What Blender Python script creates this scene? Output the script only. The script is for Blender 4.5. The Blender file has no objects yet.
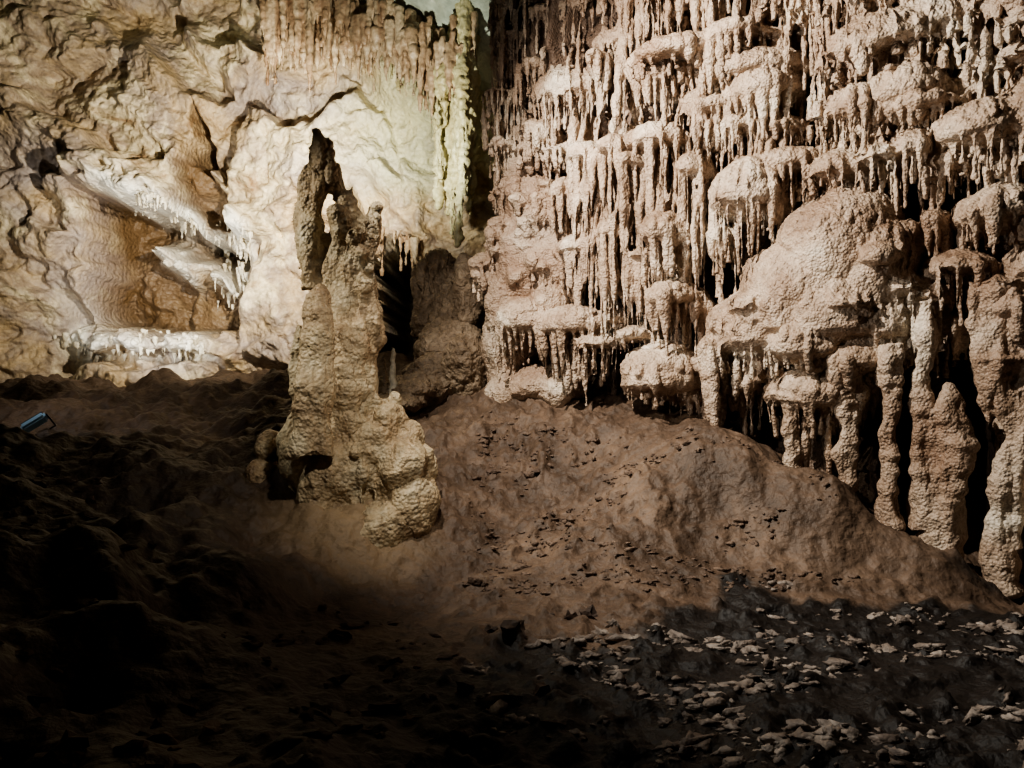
import bpy, math, random
import numpy as np
random.seed(7); np.random.seed(7)
CZ=1.6; F=740.0
def Pt(u,v,y):
    return np.array([(u-512)/F*y, y, CZ+(384-v)/F*y])

# ---------------- noise ----------------
def _h(ix,iy,iz,seed):
    h=(ix*73856093)^(iy*19349663)^(iz*83492791)^(seed*2654435)
    h&=0x7fffffff
    h=((h^(h>>13))*1274126177)&0x7fffffff
    h=((h^(h>>15))*2246822519)&0x7fffffff
    h^=h>>16
    return (h&0xffff)/32767.5-1.0
def vn(p,seed=0):
    i=np.floor(p).astype(np.int64); f=p-i; f=f*f*(3-2*f)
    r=0
    for a in (0,1):
        wa=f[...,0] if a else 1-f[...,0]
        for b in (0,1):
            wb=f[...,1] if b else 1-f[...,1]
            for c in (0,1):
                wc=f[...,2] if c else 1-f[...,2]
                r=r+wa*wb*wc*_h(i[...,0]+a,i[...,1]+b,i[...,2]+c,seed)
    return r
def fbm(p,o=4,seed=0,g=0.5):
    r=0;a=1
    for k in range(o):
        r=r+a*vn(p*(2.03**k)+k*17.3,seed+k); a*=g
    return r
def st(*a): return np.stack(a,-1)
def sm(x,a,b):
    t=np.clip((x-a)/(b-a),0,1); return t*t*(3-2*t)
def facets(x,y,seed=0,slope=0.6):
    ix=np.floor(x).astype(np.int64); iy=np.floor(y).astype(np.int64)
    best=np.full(x.shape,9e9); val=np.zeros(x.shape)
    for a in (-1,0,1):
        for b in (-1,0,1):
            cx=ix+a; cy=iy+b
            px=cx+0.5+0.45*_h(cx,cy,cx*0,seed); py=cy+0.5+0.45*_h(cx,cy,cx*0+1,seed)
            d=(x-px)**2+(y-py)**2
            v=0.5*_h(cx,cy,cx*0+2,seed)+slope*((x-px)*_h(cx,cy,cx*0+3,seed)+(y-py)*_h(cx,cy,cx*0+4,seed))
            m=d<best; best=np.where(m,d,best); val=np.where(m,v,val)
    return val
def cells(p,seed=0):
    i=np.floor(p).astype(np.int64); best=np.full(p.shape[:-1],9.0)
    for a in (-1,0,1):
        for b in (-1,0,1):
            for c in (-1,0,1):
                q=i+np.array([a,b,c])
                x=q[...,0];y=q[...,1];z=q[...,2]
                d=(p[...,0]-x-.5-.45*_h(x,y,z,seed))**2+(p[...,1]-y-.5-.45*_h(x,y,z,seed+1))**2+(p[...,2]-z-.5-.45*_h(x,y,z,seed+2))**2
                best=np.minimum(best,d)
    return np.sqrt(best)
def blur(a,n=1):
    for _ in range(n):
        b=a.copy()
        b[1:-1,:]=(a[:-2,:]+2*a[1:-1,:]+a[2:,:])/4; a=b.copy()
        a[:,1:-1]=(b[:,:-2]+2*b[:,1:-1]+b[:,2:])/4
    return a

# ---------------- materials ----------------
def rock_mat(name,cols,scale=1.2,rough=0.6,bump=0.5,fine=45,bdist=0.02,stain=None,stretch=(1,1,1),spec=0.4,attrs=(),vor=-.5):
    m=bpy.data.materials.new(name); m.use_nodes=True
    nt=m.node_tree; N=nt.nodes; L=nt.links
    b=N['Principled BSDF']
    tc=N.new('ShaderNodeTexCoord'); mp=N.new('ShaderNodeMapping'); mp.inputs['Scale'].default_value=stretch
    L.new(tc.outputs['Object'],mp.inputs[0])
    n1=N.new('ShaderNodeTexNoise'); n1.inputs['Scale'].default_value=scale; n1.inputs['Detail'].default_value=8; n1.inputs['Roughness'].default_value=0.62; n1.inputs['Distortion'].default_value=0.6
    L.new(mp.outputs[0],n1.inputs['Vector'])
    r=N.new('ShaderNodeValToRGB'); el=r.color_ramp.elements
    ps=np.linspace(0.32,0.68,len(cols))
    el[0].position=ps[0]; el[0].color=(*cols[0],1); el[1].position=ps[-1]; el[1].color=(*cols[-1],1)
    for k in range(1,len(cols)-1):
        e=el.new(ps[k]); e.color=(*cols[k],1)
    L.new(n1.outputs[0],r.inputs[0]); out=r.outputs[0]
    n2=N.new('ShaderNodeTexNoise'); n2.inputs['Scale'].default_value=fine*0.5; n2.inputs['Detail'].default_value=6
    L.new(tc.outputs['Object'],n2.inputs['Vector'])
    mr=N.new('ShaderNodeMapRange'); mr.inputs[1].default_value=.3; mr.inputs[2].default_value=.7; mr.inputs[3].default_value=.72; mr.inputs[4].default_value=1.18
    L.new(n2.outputs[0],mr.inputs[0])
    mx=N.new('ShaderNodeVectorMath'); mx.operation='SCALE'
    L.new(out,mx.inputs[0]); L.new(mr.outputs[0],mx.inputs['Scale']); out=mx.outputs[0]
    if stain:
        n3=N.new('ShaderNodeTexNoise'); n3.inputs['Scale'].default_value=stain[1]; n3.inputs['Detail'].default_value=5
        mp3=N.new('ShaderNodeMapping'); mp3.inputs['Location'].default_value=(5,3,9); mp3.inputs['Scale'].default_value=stain[2]
        L.new(tc.outputs['Object'],mp3.inputs[0]); L.new(mp3.outputs[0],n3.inputs['Vector'])
        m3=N.new('ShaderNodeMapRange'); m3.inputs[1].default_value=.5; m3.inputs[2].default_value=.66; m3.inputs[4].default_value=stain[3]
        L.new(n3.outputs[0],m3.inputs[0])
        mm=N.new('ShaderNodeMix'); mm.data_type='RGBA'; L.new(m3.outputs[0],mm.inputs[0]); L.new(out,mm.inputs[6]); mm.inputs[7].default_value=(*stain[0],1); out=mm.outputs[2]
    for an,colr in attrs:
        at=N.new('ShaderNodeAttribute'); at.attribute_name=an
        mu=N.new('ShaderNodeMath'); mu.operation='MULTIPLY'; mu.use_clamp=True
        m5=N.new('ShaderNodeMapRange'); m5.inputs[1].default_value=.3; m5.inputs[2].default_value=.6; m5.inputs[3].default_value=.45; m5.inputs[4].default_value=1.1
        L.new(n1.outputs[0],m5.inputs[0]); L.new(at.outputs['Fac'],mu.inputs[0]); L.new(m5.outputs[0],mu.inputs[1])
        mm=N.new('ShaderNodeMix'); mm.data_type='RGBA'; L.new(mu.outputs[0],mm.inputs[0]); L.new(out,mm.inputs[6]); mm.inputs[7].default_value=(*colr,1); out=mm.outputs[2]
    L.new(out,b.inputs['Base Color'])
    b.inputs['Roughness'].default_value=rough; b.inputs['Specular IOR Level'].default_value=spec
    v=N.new('ShaderNodeTexVoronoi'); v.inputs['Scale'].default_value=fine; L.new(tc.outputs['Object'],v.inputs['Vector'])
    ad=N.new('ShaderNodeMath'); ad.operation='MULTIPLY_ADD'; ad.inputs[1].default_value=vor
    L.new(v.outputs[0],ad.inputs[0]); L.new(n2.outputs[0],ad.inputs[2])
    bp=N.new('ShaderNodeBump'); bp.inputs['Strength'].default_value=bump; bp.inputs['Distance'].default_value=bdist
    L.new(ad.outputs[0],bp.inputs['Height']); L.new(bp.outputs[0],b.inputs['Normal'])
    return m
M_flow=rock_mat('flowstone',[(.23,.15,.10),(.39,.28,.20),(.55,.43,.325),(.72,.63,.51)],1.3,.45,.9,42,.03,stain=((.24,.145,.095),1.0,(1,1,.6),.7))
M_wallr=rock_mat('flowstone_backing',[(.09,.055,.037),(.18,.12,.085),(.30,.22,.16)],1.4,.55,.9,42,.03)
M_back=rock_mat('limestone',[(.23,.145,.075),(.53,.40,.245),(.36,.28,.21),(.78,.665,.46),(.29,.19,.105)],.75,.5,.8,14,.06,stain=((.32,.28,.285),.55,(1,1,2.0),.65),attrs=(('brown',(.15,.09,.042)),('lit_crust',(.92,.90,.82)),('algae',(.60,.61,.37)),('passage_shade',(.03,.02,.015))))
M_ceil=rock_mat('ceiling_limestone',[(.26,.24,.16),(.40,.43,.34),(.46,.52,.43)],.7,.4,.7,14,.04)
M_clay=rock_mat('clay',[(.035,.021,.014),(.065,.04,.028),(.10,.065,.045)],1.3,.7,.9,20,.03,vor=-.2)
M_crumb=rock_mat('clay_crumbs',[(.08,.05,.035),(.14,.092,.065),(.21,.145,.105)],3,.7,.9,40,.02)
M_pass=rock_mat('passage_flowstone',[(.14,.095,.06),(.25,.18,.12),(.38,.29,.205)],2,.55,.9,34,.03)
M_col=rock_mat('column_calcite',[(.30,.20,.12),(.50,.385,.245),(.74,.65,.47)],1.8,.45,1.0,34,.03,stain=((.22,.15,.09),1.6,(1,1,.5),.65))
M_cream=rock_mat('cream_calcite',[(.50,.43,.30),(.74,.68,.55),(.88,.85,.76)],3,.35,.5,50,.01)
M_red=rock_mat('iron_calcite',[(.20,.115,.065),(.38,.265,.165),(.62,.51,.36)],1.5,.45,.6,45,.015,stretch=(3,3,.6))
M_green=rock_mat('algae_calcite',[(.36,.29,.14),(.50,.45,.25),(.68,.64,.42)],2,.45,.6,35,.015,stretch=(3,3,.6))
M_clod=rock_mat('dry_clay',[(.12,.092,.075),(.23,.185,.155),(.46,.40,.35)],5,.6,.8,60,.01)

# ---------------- mesh helpers ----------------
def mesh_from(name,V,Fq,mat,smooth=True):
    me=bpy.data.meshes.new(name)
    V=np.asarray(V,dtype=np.float32)
    Fq=np.asarray(Fq,dtype=np.int32)
    k=Fq.shape[1]
    me.vertices.add(len(V)); me.vertices.foreach_set('co',V.ravel())
    me.loops.add(Fq.size); me.loops.foreach_set('vertex_index',Fq.ravel())
    me.polygons.add(len(Fq)); me.polygons.foreach_set('loop_start',np.arange(0,Fq.size,k,dtype=np.int32))
    me.update(calc_edges=True); me.validate()
    me.polygons.foreach_set('use_smooth',np.full(len(me.polygons),smooth))
    o=bpy.data.objects.new(name,me); bpy.context.scene.collection.objects.link(o)
    if mat: me.materials.append(mat)
    return o
def grid(name,X,Y,Z,mat,flip=False,attrs={}):
    ny,nx=X.shape
    V=np.stack([X,Y,Z],-1).reshape(-1,3)
    idx=np.arange(ny*nx).reshape(ny,nx)
    q=np.stack([idx[:-1,:-1],idx[:-1,1:],idx[1:,1:],idx[1:,:-1]],-1).reshape(-1,4)
    if flip: q=q[:,::-1]
    o=mesh_from(name,V,q,mat)
    for k,a in attrs.items():
        at=o.data.attributes.new(k,'FLOAT','POINT'); at.data.foreach_set('value',a.astype(np.float32).ravel())
    return o
class Acc:
    def __init__(s): s.V=[];s.Q=[];s.n=0
    def add(s,V,Q):
        s.V.append(V); s.Q.append(Q+s.n); s.n+=len(V)
    def tube(s,pts,rad,n=8,sq=(1,1)):
        pts=np.array(pts,float); rad=np.array(rad,float)
        k=len(pts); a=np.arange(n)/n*2*math.pi
        e1=np.array([1,0,0]);e2=np.array([0,1,0])
        ring=np.cos(a)[:,None]*e1*sq[0]+np.sin(a)[:,None]*e2*sq[1]
        V=(pts[:,None,:]+rad[:,None,None]*ring[None]).reshape(-1,3)
        V=np.vstack([V,pts[:1],pts[-1:]])
        Q=[]
        for i in range(k-1):
            for j in range(n):
                j2=(j+1)%n
                Q.append([i*n+j,i*n+j2,(i+1)*n+j2,(i+1)*n+j])
        T=[]
        for j in range(0,n,2):
            T.append([k*n,(j+2)%n,j+1,j]); 
            T.append([k*n+1,(k-1)*n+j,(k-1)*n+j+1,(k-1)*n+(j+2)%n])
        Qa=np.array(Q+T)
        if pts[-1,2]<pts[0,2]: Qa=Qa[:,::-1]
        s.add(V,Qa)
    def blob(s,c,r,low=1.0,ax=None,nu=16,nv=10):
        c=np.array(c,float)
        if ax is None: ax=(np.array([1,0,0.]),np.array([0,1,0.]))
        th=np.linspace(0.03,math.pi-0.03,nv); ph=np.arange(nu)/nu*2*math.pi
        V=[]
        for t in th:
            z=math.cos(t)*r[2]; 
            if z<0: z*=low
            for p in ph:
                V.append(c+ax[0]*math.sin(t)*math.cos(p)*r[0]+ax[1]*math.sin(t)*math.sin(p)*r[1]+np.array([0,0,z]))
        V.append(c+np.array([0,0,r[2]])); V.append(c-np.array([0,0,r[2]*low]))
        V=np.array(V); Q=[]
        for i in range(nv-1):
            for j in range(nu):
                Q.append([i*nu+j,(i+1)*nu+j,(i+1)*nu+(j+1)%nu,i*nu+(j+1)%nu])
        for j in range(0,nu,2):
            Q.append([nv*nu,j,j+1,(j+2)%nu]); Q.append([nv*nu+1,(nv-1)*nu+(j+2)%nu,(nv-1)*nu+j+1,(nv-1)*nu+j])
        s.add(V,np.array(Q))
    def obj(s,name,mat,voxel=None,amp=0.012,fr=14,low=0.03,lowf=3,ripple=0,smooth_it=1,cell=0.0,cf=16,flute=0):
        o=mesh_from(name,np.vstack(s.V),np.vstack(s.Q),mat)
        if voxel:
            md=o.modifiers.new('r','REMESH'); md.mode='VOXEL'; md.voxel_size=voxel
            if smooth_it:
                m2=o.modifiers.new('s','SMOOTH'); m2.iterations=smooth_it; m2.factor=.5
            dg=bpy.context.evaluated_depsgraph_get(); dg.update()
            me=bpy.data.meshes.new_from_object(o.evaluated_get(dg))
            old=o.data; o.modifiers.clear(); o.data=me; bpy.data.meshes.remove(old)
            if not me.materials: me.materials.append(mat)
        me=o.data; n=len(me.vertices)
        co=np.empty(n*3,np.float32); me.vertices.foreach_get('co',co); co=co.reshape(-1,3).astype(float)
        no=np.empty(n*3,np.float32); me.vertex_normals.foreach_get('vector',no); no=no.reshape(-1,3)
        d=amp*fbm(co*fr,3,3)+low*vn(co*lowf,9)
        if ripple: d=d+ripple*vn(co*np.array([3,3,16.]),21)
        if flute: d=d+flute*vn(co*np.array([15,15,2.0]),23)
        if cell: d=d+cell*(0.55-cells(co*cf,5))*sm(no[:,2],-0.3,0.3)
        co=co+no*d[:,None]
        me.vertices.foreach_set('co',co.astype(np.float32).ravel()); me.update()
        me.polygons.foreach_set('use_smooth',np.ones(len(me.polygons),bool))
        return o

# ---------------- right wall frame ----------------
A=np.array([-0.448,8.96]); ES=np.array([0.843,-0.538]); EN=np.array([-0.538,-0.843])
def W(s,n,z): 
    p=A+ES*s+EN*n; return np.array([p[0],p[1],z])
def uvs(u,v,n=0.0):
    t=(u-512)/F; B=A+EN*n
    s=-(B[0]-t*B[1])/(ES[0]-t*ES[1]); y=B[1]+ES[1]*s
    return s,CZ+(384-v)/F*y,y
s=np.arange(-0.7,7.2,0.0135); z=np.arange(-0.6,7.0,0.0135)
S,Z=np.meshgrid(s,z)
n=-.38+0.24*fbm(st(S*.8,Z*.8,S*0),3,1)+0.14*vn(st(S*3.2,Z*.9,S*0),5)
fl=vn(st(S*11+0.6*vn(st(S,Z*1.3,S*0),77),Z*1.1,S*0),11)
n+=0.11*fl+0.03*fbm(st(S*7,Z*5,S*0),4,31)
tz=Z*2.2+0.9*fbm(st(S*1.1,Z*.6,S*0),2,40); fr=tz-np.floor(tz)
n+=0.10*(1-fr)**0.8*(0.6+0.4*vn(st(S*2,np.floor(tz),S*0),8))
def trough(u,v,wu,hv,dep):
    global n
    s0,z0,y0=uvs(u,v); a=wu*y0/F; b=hv*y0/F
    n-=dep*np.exp(-((S-s0)/a)**2-np.maximum(0,(np.abs(Z-z0)/b))**4)
for t in [(706,270,14,110,.5),(640,235,60,100,.3),(922,190,18,120,.6),(975,440,16,130,.5),(905,450,12,90,.5),(775,230,10,60,.3),(860,400,14,50,.4),(740,420,20,40,.35),(605,350,10,50,.4),(955,70,14,60,.4),(800,60,9,70,.35),(705,60,9,60,.3)]: trough(*t)
n=np.where(S<0.2,n-np.maximum(0,0.2-S)**1.3*6.0,n)
n+=0.25*sm(Z,3.2,5.6)
X=A[0]+ES[0]*S+EN[0]*n; Y=A[1]+ES[1]*S+EN[1]*n
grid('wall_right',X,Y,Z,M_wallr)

AX=(np.array([ES[0],ES[1],0.]),np.array([EN[0],EN[1],0.]))
def cap(acc,u,vt,vr,hw,P,L0,L1,n0=0.0,dens=1.0,r0=0.030,ribs=.3,rings=(1.0,.72,.42)):
    s0,z0,y0=uvs(u,vr,n0+P*.5); k=y0/F
    w=hw*k; H=max((vr-vt)*k,.05); L0*=k; L1*=k
    acc.blob(W(s0,n0-.05,z0),(w,P+.05,H),low=.3,ax=AX,nu=20,nv=12)
    if hw>24:
        for _ in range(5):
            a_=random.uniform(-1,1); acc.blob(W(s0+a_*w*.65,n0+P*.35*(1-abs(a_)),z0+H*random.uniform(-.1,.4)),(w*random.uniform(.22,.45),P*.62,H*random.uniform(.3,.55)),low=.4,ax=AX)
    tilt=random.uniform(-.25,.25)*H
    for rr in rings:
        N=int(max(4,dens*w*rr*2.3/(r0*2.0)))
        for i in range(N):
            ph=math.radians(-88+176*(i+random.random()*.9)/N)
            q=rr*random.uniform(.84,1.02)
            ds=w*math.sin(ph)*q; dn=P*math.cos(ph)*q
            zt=z0+H*math.sqrt(max(0,1-min(1,q*q*.98)))*.8
            L=L0+(L1-L0)*(0.5+0.5*math.sin(i*1.1+u)*math.cos(i*.43+vr))*random.uniform(.35,1.05)+tilt*math.sin(ph)
            L=max(L,.03)
            if random.random()<.18: L*=1.75
            ze=z0-L; r=r0*random.uniform(.45,1.4)
            pts=[];rad=[]
            if rr==1.0 and ribs>0:
                for g in (.55,.75,.9):
                    if g<q: pts.append(W(s0+w*math.sin(ph)*g,n0+P*math.cos(ph)*g,z0+H*math.sqrt(1-g*g)*.97)); rad.append(r*(.5+g*.35))
            for j in range(6):
                f=j/5
                pts.append(W(s0+ds*(1-.10*f)+random.uniform(-.005,.005),n0+dn*(1-.16*f),(zt+(ze-zt)*f) if not pts or j>0 else min(zt,pts[-1][2]-.01)))
                rad.append(r*(1.15-.84*f**1.0)*random.uniform(.85,1.15))
            acc.tube(pts,rad,8)
def drip(acc,u,v,L,r,nn):
    s0,z0,y0=uvs(u,v,nn); k=y0/F; L*=k
    acc.tube([W(s0+random.uniform(-.006,.006),nn-.15*(1-min(1,f*3)),z0-L*f) for f in np.linspace(0,1,8)],[r*(1-.72*f)*random.uniform(.85,1.18) for f in np.linspace(0,1,8)],8)
def canopy(name,lst,voxel=.0125,cell=.022,mat=None,low=.05,flute=0,blobs=(),drips=(),**k):
    a=Acc()
    for c in lst: cap(a,*c,**k)
    for (u,v,ru,rv,P) in blobs:
        s0,z0,y0=uvs(u,v,P*.6); kk=y0/F; a.blob(W(s0,0,z0),(ru*kk,P,rv*kk),ax=AX,nu=24,nv=16)
    for q in drips: drip(a,*q)
    return a.obj(name,mat or M_flow,voxel,amp=.009,fr=16,low=low,lowf=3.0,cell=cell,cf=17,flute=flute)

canopy('flowstone_canopy',[(848,184,245,46,.55,6,16),(815,206,290,50,.58,4,12),(782,245,325,50,.62,6,18),(755,278,340,46,.62,14,50),(832,258,328,66,.68,8,26),(887,282,330,26,.52,15,40),(884,212,262,32,.52,6,24),(722,325,350,24,.5,25,80),(805,304,350,50,.7,8,30),(858,330,362,38,.58,10,36),(730,300,332,26,.5,10,40),
  (880,236,262,30,.66,6,24),(905,268,292,20,.55,10,34),(748,286,312,26,.70,6,24),(850,286,308,38,.74,5,16)],cell=.026,low=.06,
  blobs=[(830,250,62,66,.62),(790,290,60,58,.62),(868,282,42,58,.56),(845,215,44,36,.5),(820,318,58,38,.64)])
canopy('flowstone_canopy',[(742,152,200,42,.55,25,85)])
canopy('flowstone_canopy',[(652,336,384,44,.65,8,38)],blobs=[(652,366,38,26,.6)])
canopy('flowstone_canopy',[(812,366,400,50,.6,15,50),(845,372,398,26,.5,15,55)])
canopy('flowstone_canopy',[(668,278,300,28,.55,25,50),(632,322,338,20,.5,5,15),(662,208,238,27,.6,30,48)])
canopy('flowstone_canopy',[(568,302,328,42,.5,25,62),(518,292,325,46,.45,18,45),(590,330,345,26,.45,20,45)])
canopy('stalactite_curtain',[(583,138,158,22,.42,50,100),(614,132,152,18,.5,60,130),(650,118,142,34,.42,70,140),(578,230,250,26,.45,30,65),(612,212,234,20,.45,60,110),(690,148,172,18,.4,70,150),(642,244,258,18,.42,40,90),(560,175,195,16,.35,30,60),(632,150,165,14,.5,60,120)],cell=.006,r0=.032,dens=.75,flute=.012,low=.03,
  drips=[(random.uniform(566,704),random.uniform(140,215),random.uniform(60,160),random.uniform(.022,.038),random.uniform(.0,.42)) for _ in range(80)])
canopy('flowstone_canopy',[(985,88,132,50,.5,20,60),(1040,60,110,50,.45,20,60)])
canopy('flowstone_canopy',[(1005,178,214,48,.55,15,45),(1060,230,270,50,.5,15,50)])
canopy('flowstone_canopy',[(960,248,270,34,.5,25,70),(1015,268,310,36,.55,20,55),(925,275,300,24,.45,30,70),(1000,348,368,24,.5,10,40)])
canopy('flowstone_canopy',[(836,148,174,36,.42,15,50),(880,134,160,28,.45,15,60),(912,122,152,24,.4,15,60),(790,142,164,30,.35,20,60)])
canopy('flowstone_canopy',[(905,55,95,44,.42,15,50),(850,80,112,38,.4,15,50),(760,62,92,40,.4,20,60),(660,50,78,34,.36,20,60),(560,60,92,36,.36,20,60)])
a=Acc()
for (u,v,ru,rv,P) in [(515,165,28,45,.12),(524,215,34,50,.22),(518,265,40,60,.28),(505,310,34,60,.3),(548,260,30,40,.25),(545,300,24,30,.28),(495,350,24,50,.25),(500,396,24,28,.42),(530,388,30,22,.35),(555,392,20,16,.3)]:
    s0,z0,y0=uvs(u,v,P*.5); k=y0/F; a.blob(W(s0,-.1,z0),(ru*k,P+.1,rv*k),ax=AX)
for i in range(40):
    v=random.uniform(120,300); u=random.uniform(494 if v<240 else 480,560);  cap(a,u,v-12,v,random.uniform(8,18),random.uniform(.22,.38),5,28,.0,r0=.024)
a.obj('flowstone_boss',M_flow,.0135,amp=.014,fr=12,low=.07,lowf=4,cell=.028,cf=14)
# upper drapery field
a=Acc(); v=-45
while v<135:
    u=496+random.uniform(0,20)
    while u<1110:
        hw=random.choice([9,13,18,26,46])*random.uniform(.85,1.2)
        vv=v+random.uniform(-26,26)+12*math.sin(u*.02)+22*math.sin(u*.007+2)
        if (vv<122 and not(565<u<705 and vv>104)) or u<560 or u>1000:
            if random.random()<.56: cap(a,u,vv-hw*random.uniform(.4,.8),vv,hw,random.uniform(.10,.46)+hw*.002,6,random.choice([18,30,60,110]),-.12+.0013*max(0,120-v),dens=.8,r0=.026)
        u+=hw*1.75
    v+=29
for i in range(520):
    drip(a,random.uniform(492,1100),random.uniform(-60,130),random.uniform(20,130),random.uniform(.015,.036),random.uniform(-.1,.28))
a.obj('stalactite_drapery',M_flow,.0145,amp=.012,fr=14,low=.06,lowf=3,cell=.01,cf=16,flute=.016)
a=Acc()
for (u,v,hw,L) in [(735,128,30,30),(780,130,26,30),(880,215,20,40),(900,235,22,50),(945,165,24,50),(700,370,16,40),(690,310,16,30),(760,330,20,45),(870,370,22,50),(900,345,20,50),(1010,430,16,30),(1045,340,24,70),(1050,160,30,40),(720,240,12,60),(935,225,14,60),(950,330,16,60),(690,400,16,30),(745,385,18,50),(610,320,16,40)]:
    cap(a,u,v-18,v,hw,.32,L*.4,L,-.05)
a.obj('stalactite_drapery',M_flow,.014,amp=.01,low=.04,cell=.012)
def column(name,spec,nn=.3,voxel=.0135):
    a=Acc()
    for pl in spec:
        pts=[];rad=[]
        m=len(pl)
        for i in range(m-1):
            for f in np.linspace(0,1,6,endpoint=False):
                u=pl[i][0]*(1-f)+pl[i+1][0]*f; v=pl[i][1]*(1-f)+pl[i+1][1]*f; r=pl[i][2]*(1-f)+pl[i+1][2]*f
                s0,z0,y0=uvs(u+random.uniform(-1,1),v,nn); pts.append(W(s0,nn,z0)); rad.append(r*y0/F*random.uniform(.88,1.12))
        a.tube(pts,rad,14)
        for q in range(9):
            an=random.uniform(-.3,3.4); i0=random.randrange(0,max(1,len(pts)//2+2)); seg=list(range(i0,min(len(pts),i0+random.randint(4,10))))
            if len(seg)>2: a.tube([pts[i]+np.array([-math.cos(an)*rad[i]*.85,-math.sin(an)*rad[i]*.85,0]) for i in seg],[.03*(1-.6*j/len(seg)) for j in range(len(seg))],8)
    return a.obj(name,M_flow,voxel,amp=.016,fr=9,low=.045,lowf=5,ripple=.01,cell=.012,flute=.022)
column('limestone_column',[[(890,345,8),(888,370,12),(890,395,7),(889,440,8),(890,490,10),(892,535,15)]],.45)
column('limestone_column',[[(925,300,9),(925,360,7),(922,400,10),(918,420,7),(922,470,12),(925,540,18)],[(948,385,5),(952,420,14),(955,445,18),(948,490,15),(942,520,18),(940,570,24)],[(935,410,4),(938,470,11),(930,520,13)]],.38)
column('limestone_column',[[(1000,280,18),(1005,330,10),(1000,360,18),(1003,385,10),(1010,440,6),(1003,480,9),(1000,540,13),(998,600,20)],[(985,300,8),(988,360,11),(986,400,6),(990,430,2)],[(1024,330,6),(1024,420,7),(1018,500,6),(1015,560,9)],[(975,280,7),(976,320,5),(978,345,2)]],.4)
column('limestone_column',[[(845,400,5),(845,440,9),(846,500,12)],[(790,400,8),(795,440,8),(792,475,12)],[(1060,300,20),(1062,420,14),(1060,620,26)]],.4)

# ---------------- back wall (left) ----------------
x=np.arange(-11.5,1.2,0.019); z=np.arange(0.6,9.2,0.019)
Xg,Zg=np.meshgrid(x,z); U=512+F*Xg/12; V=384-F*(Zg-CZ)/12
wx=Xg+.5*vn(st(Xg*.8,Zg*.8,Xg*0),60)+.1*vn(st(Xg*4,Zg*4,Xg*0),62); wz=Zg+.5*vn(st(Xg*.8,Zg*.8,Xg*0+5),61)+.1*vn(st(Xg*4,Zg*4,Xg*0),63)
ra=.85*wx-.52*wz; rb=.52*wx+.85*wz
d=.6*fbm(st(Xg*.35,Zg*.35,Xg*0),2,50)+.45*blur(facets(ra*.6,rb*1.0,3,1.1),9)+.17*blur(facets(ra*1.5,rb*2.3,4,1.1),4)+.05*blur(facets(ra*4,rb*6,14,1.1),2)
d+=.10*fbm(st(Xg*1.6,Zg*1.6,Xg*0),4,52)+.028*fbm(st(Xg*9,Zg*9,Xg*0),3,53)+.05*np.abs(vn(st(ra*1.2,rb*3.5,Xg*0),55))
d+=.9*sm(U,140,-120)+.5*sm(U,330,470)*sm(V,260,80)
nz1=fbm(st(Xg*3.2,Zg*3.2,Xg*0),4,72)
wu=U+9*vn(st(Xg*1.6,Zg*1.6,Xg*0),70)+6*nz1; wv=V+9*vn(st(Xg*1.6,Zg*1.6,Xg*0),71)+7*fbm(st(Xg*3.2,Zg*3.2,Xg*0+9),4,73)
def cav(cu,cv,a_,b_,dep,p=2.6,k=1.0):
    q=(np.abs((wu+k*7*nz1-cu)/a_)**p+np.abs((wv-cv)/b_)**p); return dep*sm(q,1.15,.75)
arc=186+.38*(wu-110)
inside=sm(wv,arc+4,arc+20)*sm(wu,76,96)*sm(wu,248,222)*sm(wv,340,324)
d-=1.5*inside
d+=.5*np.exp(-((wv-arc+4)/11)**2)*sm(wu,70,105)*sm(wu,262,235)
l2=236+.62*(wu-135)
ledge2=np.exp(-((wv-l2)/14)**2)*sm(wu,128,150)*sm(wu,235,215)
d+=1.0*ledge2*inside*(1+.4*nz1)
ledge3=np.exp(-((wv-347)/9)**2)*sm(wu,36,60)*sm(wu,215,190)*(.7+.5*nz1); d+=.3*ledge3
under=sm(wv,354,360)*sm(wv,378,370)*sm(wu,40,60)*sm(wu,230,200); d-=.5*under
d-=.5*np.exp(-((wu-60)/26)**2-((wv-330)/50)**2)
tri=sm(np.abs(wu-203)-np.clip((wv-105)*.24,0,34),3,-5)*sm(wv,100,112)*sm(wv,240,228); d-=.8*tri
ledge_top=sm(wu,262,275)*sm(wu,440,415)*sm(wv,18+np.maximum(0,wu-340)*.55+14,18+np.maximum(0,wu-340)*.55-6); d+=.55*ledge_top
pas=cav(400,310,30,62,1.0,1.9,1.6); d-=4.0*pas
vr=fbm(st(Xg*14,Zg*2.5,Xg*0),2,75)
lit_crust=np.clip((np.exp(-((wv-arc-4)/13)**2)*sm(wu,105,135)*sm(wu,262,245)+1.1*ledge2*inside+1.0*np.exp(-((wv-350)/15)**2)*sm(wu,36,60)*sm(wu,215,190)+.9*np.exp(-((wu-232)/17)**2)*sm(wv,225,245)*sm(wv,320,300))*(.8+.6*nz1+.4*vr),0,1)  # over-exposed glare on the ledge rims, painted near-white into the crust
d+=.07*vr*lit_crust
brown=np.clip(inside*(1-ledge2)*1.2+tri*1.1,0,1)*sm(lit_crust,.9,.5)
algae=sm(wu,300,420)*sm(wv,60,110)*sm(wv,230,170)*.6
Yg=12-d
grid('wall_back',Xg,Yg,Zg,M_back,attrs=dict(lit_crust=lit_crust,brown=brown,algae=algae,passage_shade=np.clip(pas*2,0,1)))  # darkness of the passage is put into the rock colour
def ywall(u,v):
    p=Pt(u,v,12); j=int((p[0]+11.5)/.019); i=int((p[2]-.6)/.019)
    return Yg[min(max(i,0),Yg.shape[0]-1),min(max(j,0),Yg.shape[1]-1)]

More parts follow.
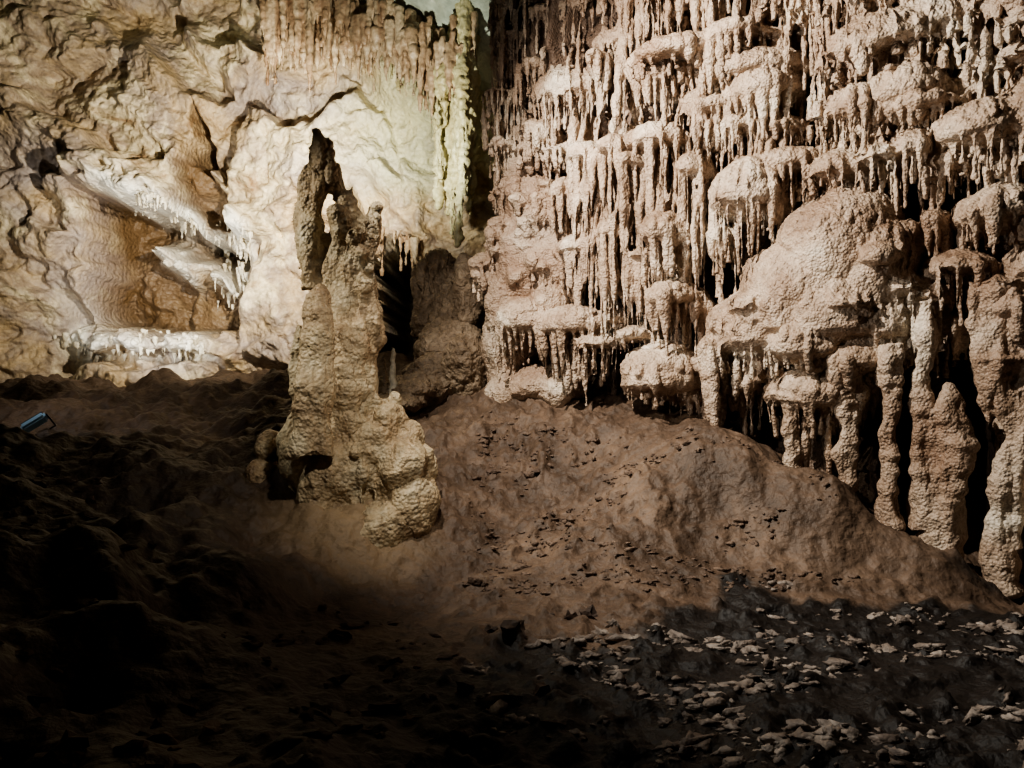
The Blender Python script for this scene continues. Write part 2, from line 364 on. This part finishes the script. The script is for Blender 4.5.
a=Acc()
def hang(u,v,y,L,r,tip=.25,lean=0):
    p=Pt(u,v,y); k=y/F
    pts=[p+np.array([lean*f+random.uniform(-.005,.005),0,-L*k*f+ (0.03 if f==0 else 0)]) for f in np.linspace(0,1,5)]
    a.tube(pts,[r*k*(1-(1-tip)*f)*random.uniform(.8,1.2) for f in np.linspace(0,1,5)],8)
def hw_(u,v,L,r,tip=.2,off=.02):
    hang(u,v,ywall(u,v)-off,L,r,tip)
for i in range(130):
    u=random.uniform(135,252); v=190+.38*(u-110)+random.uniform(-12,10)
    hw_(u,v,random.uniform(4,13),random.uniform(1.2,2.6))
for i in range(60):
    u=random.uniform(214,250); v=232+random.uniform(0,75); hw_(u,v,random.uniform(4,14),random.uniform(1.2,2.6))
for i in range(80):
    u=random.uniform(48,205); v=342+5*math.sin(u*.07)+random.uniform(-10,14); hw_(u,v,random.uniform(4,12),random.uniform(1.2,2.5))
a.obj('calcite_fringe',M_cream,.015,amp=.012,low=.03)

a=Acc()
for i in range(190):
    u=random.uniform(262,360); hang(u,-34+random.uniform(-8,40),10.6+random.uniform(-.5,.6),random.uniform(20,75)*(1.25 if u<345 else .8),random.uniform(2,7.5),.12)
for i in range(240):
    u=random.uniform(340,475); v=10+min(u-340,90)*.45+random.uniform(-36,8); hang(u,v,10.6+random.uniform(-.5,.3)-.005*(u-340),random.uniform(14,68),random.uniform(2,5.5),.15)
for i in range(14):
    u=random.uniform(375,425); hang(u,232+random.uniform(-4,10),11.1+random.uniform(-.2,.2),random.uniform(12,40),random.uniform(2,4.5),.15)
a.obj('stalactite_cluster',M_red,.0185,amp=.018,low=.05)
a=Acc()
for i in range(110):
    u=random.uniform(385,482); v=random.uniform(0,75); hang(u,v-25,10.7+random.uniform(-.3,.4),random.uniform(20,64),random.uniform(2,5),.15)
a.obj('stalactite_cluster',M_green,.018,amp=.015,low=.04)
a=Acc()
for i in range(44):
    f=i/43; u=430+48*f+random.uniform(-2,2); y=10.0+.3*math.sin(f*6)-.25*math.sin(f*3.14)
    e=random.uniform(190,246) if .35<f<.75 else random.uniform(110,220)
    hang(u,-40,y,e+40,random.uniform(3,6.5),.4,lean=(457-u)*.004)
for i in range(20):
    u=random.uniform(434,476); hang(u,random.uniform(40,150),9.8+random.uniform(-.1,.15),random.uniform(35,80),random.uniform(2.5,5),.3)
a.obj('flowstone_pillar',M_green,.016,amp=.03,low=.07,ripple=.008,flute=.025)
a=Acc()
for (u,v,y,ru,rv) in [(440,290,10.3,26,38),(430,318,10.2,16,34),(452,322,10.0,26,48),(466,300,9.8,16,44),(452,352,9.6,36,32),(440,376,9.2,40,22),(418,390,8.9,34,16),(465,370,9.0,26,34),(400,388,9.4,24,12),(400,404,8.6,30,10)]:
    k=y/F; a.blob(Pt(u,v,y),(ru*k,.4,rv*k))
for i in range(36):
    u=random.uniform(416,466); hang(u,254+abs(u-440)*.6+random.uniform(-3,10),9.98+random.uniform(-.12,.1),random.uniform(25,80),random.uniform(2,4.5),.4)
a.obj('flowstone_mound',M_pass,.016,amp=.03,low=.08,cell=.02,flute=.015)

# ---------------- tall stalagmite column with its pedestal ----------------
a=Acc(); y=6.4; k=y/F
def tb(pl,yy=6.4,n_=16,sub=5,j=.08,jx=1.0):
    pts=[];rad=[]
    for i in range(len(pl)-1):
        for f in np.linspace(0,1,sub,endpoint=False):
            u,v,r=[pl[i][q]*(1-f)+pl[i+1][q]*f for q in range(3)]
            pts.append(Pt(u+random.uniform(-jx,jx),v,yy)); rad.append(r*yy/F*random.uniform(1-j,1+j))
    pts.append(Pt(pl[-1][0],pl[-1][1],yy)); rad.append(pl[-1][2]*yy/F)
    a.tube(pts,rad,n_)
tb([(319,130,5),(320,142,8),(317,160,10),(315,185,12),(312,215,11),(311,260,12),(313,290,14)],6.4)
tb([(328,136,2),(329,152,4),(329,180,6),(327,192,5)],6.4)
tb([(309,146,2),(308,172,5),(307,200,7)],6.38)
tb([(337,164,3),(338,184,7),(343,204,12),(343,250,18),(343,300,26),(342,350,32),(342,400,34),(345,450,38)],6.45)
tb([(352,184,3),(353,206,7),(357,240,13),(358,280,16),(360,340,20),(362,400,21),(360,450,25)],6.45)
tb([(372,206,3),(370,222,7),(367,260,10),(367,300,10)],6.5)
# shorter spire standing in front, at the left
tb([(319,284,4),(319,294,9),(318,312,13),(317,340,16),(316,375,17),(313,410,18),(311,455,24)],5.93,j=.02,jx=.2)
tb([(300,325,3),(300,350,8),(298,400,10),(296,450,14)],6.35)
tb([(303,164,2),(305,200,5),(304,240,7),(304,270,9)],6.4)
tb([(327,234,6),(328,250,9),(329,274,13),(331,330,16)],6.45)
for v in range(225,450,30):
    u=random.uniform(340,364); a.blob(Pt(u,v,6.32+random.uniform(-.05,.12)),(random.uniform(11,18)*k,.13,random.uniform(10,20)*k))
for i in range(60):
    u=random.uniform(336,378); v=random.uniform(205,420); yy=6.22+abs(u-352)*.005; r=random.uniform(2,4.2)
    tb([(u,v,r*.7),(u,v+12,r),(u+random.uniform(-3,3),v+random.uniform(25,80),r*.4)],yy,8,3)
for (u,v,yy,ru,rv,P) in [(345,475,6.35,44,42,.42),(345,520,6.35,48,46,.42),(350,560,6.3,62,44,.45),(402,468,6.25,26,34,.26),(410,510,6.2,28,40,.26),(318,500,6.1,24,36,.22),(345,540,6.08,32,34,.22),(385,535,6.08,32,38,.24),(312,545,6.15,26,38,.26),(375,445,6.3,26,22,.25),(300,460,6.3,20,26,.25),(270,448,6.7,14,18,.25),(262,478,6.6,18,22,.25),(392,400,6.5,8,10,.1),(388,425,6.4,18,22,.2),(408,440,6.4,12,16,.15),(300,575,6.15,36,34,.42),(335,570,6.0,36,34,.36),(408,570,6.15,36,36,.36),(430,550,6.35,20,32,.3),(285,560,6.4,24,40,.35)]:
    q=yy/F; a.blob(Pt(u,v,yy),(ru*q,P,rv*q))
for i in range(70):
    u=random.uniform(285,432); v=random.uniform(435,590); q=6/F; r=random.uniform(3,11); a.blob(Pt(u,v,6.0+abs(u-360)*.006-.0015*(v-500)+random.uniform(-.05,.1)),(r*q,.12,r*q*random.uniform(.8,2.2)))
for i in range(60):
    u=random.uniform(292,430); v=random.uniform(440,560); r=random.uniform(2,4.5)
    tb([(u,v,r*.8),(u,v+12,r),(u+random.uniform(-3,3),v+random.uniform(25,50),r*.4)],5.98+abs(u-360)*.006,8,3)
a.obj('stalagmite_column',M_col,.012,amp=.024,fr=7,low=.055,lowf=4.5,ripple=.004,cell=.012,cf=12,flute=.02)
def stag(u,v0,v1,y,r,mat):
    global a
    a=Acc(); tb([(u,v0,r*.4),(u,v0+4,r*.8),(u,(v0+v1)/2,r),(u,v1+6,r*1.4)],y); a.obj('stalagmite',mat,.008,amp=.006,fr=20,low=.01)
stag(393,347,388,8.7,3.5,M_cream); stag(384,356,388,8.8,2.2,M_pass)

# ---------------- floor ----------------
cp=[(0,768,2.5),(250,768,2.7),(512,768,3.0),(800,768,3.0),(1024,768,3.0),(760,680,3.9),(1000,680,3.95),(1000,612,5.1),(640,640,4.5),(880,607,5.2),(560,650,4.3),(400,640,4.4),
(500,392,8.7),(560,396,8.4),(620,408,8.0),(700,418,7.4),(780,466,6.9),(870,515,6.5),(950,570,6.2),(1020,598,6.0),
(700,438,6.95),(760,476,6.5),(850,530,6.05),(900,568,5.8),(700,535,6.0),(620,470,6.9),(560,470,7.2),(480,480,7.0),(600,560,5.8),(500,560,5.9),(430,560,6.0),(800,575,5.6),(540,420,8.0),
(430,425,8.3),(450,395,9.2),(415,375,10.),(400,362,11.),
(280,402,9.5),(0,402,9.5),(150,406,9.5),(150,378,10.6),(0,386,10.6),(250,380,10.6),(290,372,10.4),(150,392,11.6),(0,392,11.6),(150,430,8.3),(0,430,8.0),(60,452,7.0),(150,458,6.9),(250,470,6.7),(100,505,5.5),(0,560,4.2),(230,560,5.0),(300,650,4.2),(120,640,3.7),(430,500,6.6),(290,440,7.4),(350,430,7.6),(350,600,5.5)]
C=[Pt(*c) for c in cp]
C+= [np.array(q,float) for q in [(-3,.5,.1),(0,.5,0),(3,.5,0),(6.5,.5,0),(-7,1,.6),(-9,5,1.3),(-5,3,.7),(-10,9.5,1.5),(6.5,3,0),(6,5,0),(7,7,0),(5,9,.3),(2,10.5,1.6),(0,13,2.0),(-4,13,1.6),(-9,13,1.6),(3,13,1.6),(8,13,1)]]
C=np.array(C)
def tps(r): return np.where(r>1e-9,r*r*np.log(np.maximum(r,1e-9)),0)
nC=len(C); R=np.linalg.norm(C[:,None,:2]-C[None,:,:2],axis=-1)
K=np.zeros((nC+3,nC+3)); K[:nC,:nC]=tps(R)+np.eye(nC)*.05; K[:nC,nC]=1; K[:nC,nC+1:]=C[:,:2]; K[nC:,:nC]=K[:nC,nC:].T
wts=np.linalg.solve(K,np.concatenate([C[:,2],np.zeros(3)]))
GS=.02
x=np.arange(-10,7.5,GS); yv=np.arange(.4,13.5,GS)
Xf,Yf=np.meshgrid(x,yv); H=wts[nC]+wts[nC+1]*Xf+wts[nC+2]*Yf
for i in range(nC): H+=wts[i]*tps(np.hypot(Xf-C[i,0],Yf-C[i,1]))
rough=sm(Xf,-.9,-2.2)
H+=.035*fbm(st(Xf*1.5,Yf*1.5,Xf*0),3,80)+.018*fbm(st(Xf*8,Yf*8,Xf*0),4,81)
H+=rough*(.18*fbm(st(Xf*1.6,Yf*1.6,Xf*0),4,84)+.16*(.5-cells(st(Xf*2.2,Yf*2.2,Xf*0+.5),86))+.05*(.5-cells(st(Xf*6,Yf*6,Xf*0+.5),87)))
slope=sm(H,.1,.3)*sm(Xf,-1.6,-.8); crumb=slope*sm(Xf,2.4,.6)
H+=slope*(.09*np.maximum(0,fbm(st(Xf*3.5,Yf*3.5,Xf*0),4,95)-.1)-.06*np.maximum(0,vn(st(Xf*5,Yf*3,Xf*0),96)-.3)+.09*vn(st(Xf*1.8,Yf*1.8,Xf*0),98))
H+=crumb*.07*np.maximum(0,fbm(st(Xf*10,Yf*10,Xf*0),3,97))
flat=sm(H,.32,.05)*sm(Xf,-1.2,0)
H+=flat*.06*np.maximum(0,fbm(st(Xf*9,Yf*9,Xf*0),3,88))
# apron of debris spreading from the foot of the stalagmite column
apron=np.exp(-(((Xf+1.32)/.75)**2+((Yf-6.0)/.62)**2))
H+=apron*(.30+.07*fbm(st(Xf*5,Yf*5,Xf*0),4,101)+.06*(.5-cells(st(Xf*6,Yf*6,Xf*0+.5),102)))
def bank(u,v,yy,r1,r2,h):
    global H
    p=Pt(u,v,yy); H=H+h*np.exp(-(((Xf-p[0])/r1)**2+((Yf-p[1])/r2)**2)**1.5)
bank(720,470,6.6,.45,.4,.18); bank(820,520,6.1,.42,.36,.30); bank(930,580,5.75,.4,.3,.26); bank(640,430,7.4,.4,.4,.10); bank(560,440,7.6,.35,.35,.1); bank(760,500,6.2,.3,.28,.08)
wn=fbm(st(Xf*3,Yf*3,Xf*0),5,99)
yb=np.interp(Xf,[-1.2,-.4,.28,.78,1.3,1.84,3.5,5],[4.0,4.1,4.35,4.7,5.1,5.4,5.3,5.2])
dark=np.maximum(sm(yb+.4*wn-Yf,-.12,.14)*sm(Xf,-1.6,-.3), sm(Xf+.3*wn-.45*(5.0-Yf),-.2,-1.5)*.7*sm(Yf,8.2,7.0)+.25*sm(Xf,-1.5,-2.5)*sm(Yf,7,8.2))  # dark mud at right; left foreground shade painted into the clay colour
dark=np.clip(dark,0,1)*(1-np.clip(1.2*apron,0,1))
floor=grid('floor',Xf,Yf,H,None,attrs=dict(mud_shade=dark,flow=np.clip(apron*1.6-.45,0,1)))
def hfl(xx,yy):
    i=int(round((yy-.4)/GS)); j=int(round((xx+10)/GS)); return H[min(max(i,0),H.shape[0]-1),min(max(j,0),H.shape[1]-1)]
mf=rock_mat('floor_clay',[(.06,.036,.022),(.11,.07,.046),(.185,.125,.086)],1.3,.6,1.0,22,.04,vor=-.15)
nt=mf.node_tree; N=nt.nodes; L=nt.links; b=N['Principled BSDF']
src=b.inputs['Base Color'].links[0].from_socket
at2=N.new('ShaderNodeAttribute'); at2.attribute_name='flow'
m0=N.new('ShaderNodeMix'); m0.data_type='RGBA'; L.new(at2.outputs['Fac'],m0.inputs[0]); L.new(src,m0.inputs[6]); m0.inputs[7].default_value=(.33,.235,.145,1)
at=N.new('ShaderNodeAttribute'); at.attribute_name='mud_shade'
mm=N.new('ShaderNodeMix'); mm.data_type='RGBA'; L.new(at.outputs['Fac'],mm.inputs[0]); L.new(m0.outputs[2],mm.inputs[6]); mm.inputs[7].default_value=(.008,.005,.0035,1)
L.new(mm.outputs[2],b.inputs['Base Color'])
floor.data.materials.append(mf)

import bmesh
bm=bmesh.new(); bmesh.ops.create_icosphere(bm,subdivisions=2,radius=1); IV=np.array([v.co[:] for v in bm.verts]); IF=np.array([[v.index for v in f.verts] for f in bm.faces]); bm.free()
def clods(name,num,xr,yr,size,mat,cond,thr=-.25,smooth=True,maxz=.9):
    Vs=[];Qs=[];cnt=0
    for i in range(num):
        for _ in range(80):
            xx=random.uniform(*xr); yy=random.uniform(*yr)
            if cond(xx,yy) and fbm(np.array([[xx*2.2,yy*4.0,4.]]),3,5)[0]>thr: break
        else: continue
        r=size*random.choice([.3,.4,.5,.7,1,1.4])*random.uniform(.6,1.2)
        v=IV*(1+.85*vn(IV*1.6+i*7.7,9)[:,None]+.6*vn(IV*4+i*3.1,19)[:,None])
        v=v*np.array([r*random.uniform(.7,2.1),r*random.uniform(.5,1.1),r*random.uniform(.4,maxz)])
        an=random.uniform(-.8,.8); c_,s_=math.cos(an),math.sin(an)
        v=np.stack([v[:,0]*c_-v[:,1]*s_,v[:,0]*s_+v[:,1]*c_,v[:,2]],-1)+np.array([xx,yy,hfl(xx,yy)+r*.02])
        Vs.append(v);Qs.append(IF+cnt);cnt+=len(v)
    return mesh_from(name,np.vstack(Vs),np.vstack(Qs),mat,smooth)
ybf=lambda x_: float(np.interp(x_,[-1.2,-.4,.28,.78,1.3,1.84,3.5,5],[4.0,4.1,4.35,4.7,5.1,5.4,5.3,5.2]))
clods('mud_clods',1200,(-.6,4.9),(1.9,5.5),.028,M_clod,lambda x_,y_: x_> -0.3+(4.4-y_)*.15 and x_<y_*.85 and y_<ybf(x_)+.1,.02)
clods('rubble',380,(-5,1.2),(2.4,6.5),.04,M_clay,lambda x_,y_: not(-2.9<x_<-.5 and 5.0<y_) and (x_<.2 or y_>4.6) and not(y_>5.0 and x_>-.6),-.3,False)
clods('clay_crumbs',900,(-.4,2.6),(5.0,8.3),.02,M_crumb,lambda x_,y_: y_>5.2+.1*x_ and hfl(x_,y_)>.08 and y_<8.3-.638*(x_+.6),-.1)

# ---------------- ceiling ----------------
x=np.arange(-12,7.5,.05); yv=np.arange(-.5,13.5,.05); Xc,Yc=np.meshgrid(x,yv)
Zc=7.6-.95*np.exp(-((Xc+.2)/1.6)**2)+.25*fbm(st(Xc*.6,Yc*.6,Xc*0),3,90)+.12*facets(Xc*1.1,Yc*1.1,9,.8)+.03*fbm(st(Xc*4,Yc*4,Xc*0),3,91)
Zc+= .5*sm(Xc,-1.5,-4)
Zc-= .65*sm(Yc,9.0,11.2)*np.exp(-((Xc+.6)/1.8)**2)
grid('ceiling',Xc,Yc,Zc,M_ceil,flip=True)

# ---------------- floodlight fixture ----------------
def simple(name,col,rough=.4,metal=0):
    m=bpy.data.materials.new(name); m.use_nodes=True; b=m.node_tree.nodes['Principled BSDF']
    nz=m.node_tree.nodes.new('ShaderNodeTexNoise'); nz.inputs['Scale'].default_value=30
    rp=m.node_tree.nodes.new('ShaderNodeValToRGB'); rp.color_ramp.elements[0].color=(*[c*.7 for c in col],1); rp.color_ramp.elements[1].color=(*col,1)
    m.node_tree.links.new(nz.outputs[0],rp.inputs[0]); m.node_tree.links.new(rp.outputs[0],b.inputs['Base Color'])
    b.inputs['Roughness'].default_value=rough; b.inputs['Metallic'].default_value=metal; return m
mb=simple('blue_enamel',(.3,.52,.75)); mk=simple('dark_metal',(.05,.05,.06),.4,.8)
def part(nm,size,loc,rot,mat,par,bev=.01):
    bm=bmesh.new(); bmesh.ops.create_cube(bm,size=1); bmesh.ops.scale(bm,vec=size,verts=bm.verts); bmesh.ops.bevel(bm,geom=bm.edges[:],offset=bev,segments=2,affect='EDGES')
    me=bpy.data.meshes.new(nm); bm.to_mesh(me); bm.free(); me.materials.append(mat); o=bpy.data.objects.new(nm,me); bpy.context.scene.collection.objects.link(o); o.location=loc; o.rotation_euler=rot; o.parent=par; return o
p=Pt(42,440,7.6); fz=hfl(p[0],p[1])
e=bpy.data.objects.new('floodlight',None); bpy.context.scene.collection.objects.link(e); e.location=(p[0],p[1],fz+.0); e.rotation_euler=(0,-.6,.5)
part('housing',(.25,.10,.09),(0,0,.12),(.5,0,0),mb,e,.02); part('lens',(.22,.01,.07),(0,.055,.15),(.5,0,0),mk,e,.003)
part('bracket_left',(.015,.05,.16),(-.135,0,.06),(0,0,0),mk,e,.004); part('bracket_right',(.015,.05,.16),(.135,0,.06),(0,0,0),mk,e,.004); part('foot',(.29,.1,.015),(0,0,-.01),(0,0,0),mk,e,.004)

# ---------------- lights ----------------
def look(o,t):
    import mathutils
    o.rotation_euler=(mathutils.Vector(t)-o.location).to_track_quat('-Z','Y').to_euler()
def spot(nm,loc,tgt,W_,ang,col,size=.06,blend=.5):
    l=bpy.data.lights.new(nm,'SPOT'); l.energy=W_; l.spot_size=math.radians(ang); l.spot_blend=blend; l.color=col; l.shadow_soft_size=size
    o=bpy.data.objects.new(nm,l); bpy.context.scene.collection.objects.link(o); o.location=loc; look(o,tgt); return o
spot('spotlight_flowstone',(-1.2,5.0,5.5),(2.7,6.7,2.7),2000,114,(1,.94,.84),.04,.8)
spot('spotlight_drapery',(-.9,4.8,2.6),(2.2,7.3,3.8),270,100,(1,.96,.89),.04,.9)
spot('spotlight_grotto',(-5.4,9.2,2.1),(-5.5,11.6,3.3),450,85,(1,.97,.88),.05,.8)
spot('spotlight_back_wall',(-2.4,8.2,3.9),(-4.6,12,4.6),1600,112,(1,.92,.74),.06,.9)
spot('spotlight_ceiling',(-1.6,8.0,3.9),(-1.4,11,5.6),480,95,(1,1,.87),.06,.8)
spot('passage_fill',(-.8,7.6,3.0),(-.8,9.8,2.4),50,60,(1,.93,.82),.05,.8)  # added fill light, lifts the flowstone mound beside the passage
spot('spotlight_column',(-4.2,4.9,4.2),(-1.6,6.3,2.4),430,46,(1,.94,.78),.05,.8)
spot('spotlight_pedestal',(-.4,3.9,3.2),(-1.45,6.0,1.3),170,60,(1,.94,.82),.05,.8)
spot('spotlight_platform',(-5.6,7.4,3.2),(-4.9,8.6,1.3),110,75,(1,.93,.85),.05,.9)
w=bpy.data.worlds.new('cave_dark'); w.use_nodes=True; w.node_tree.nodes['Background'].inputs[0].default_value=(.5,.42,.34,1); w.node_tree.nodes['Background'].inputs[1].default_value=.016
bpy.context.scene.world=w
bpy.context.scene.view_settings.look='AgX - Medium High Contrast'
cam=bpy.data.cameras.new('camera'); cam.lens=26; cam.sensor_width=36; co=bpy.data.objects.new('camera',cam); bpy.context.scene.collection.objects.link(co)
co.location=(0,0,CZ); co.rotation_euler=(math.radians(90),0,0); bpy.context.scene.camera=co
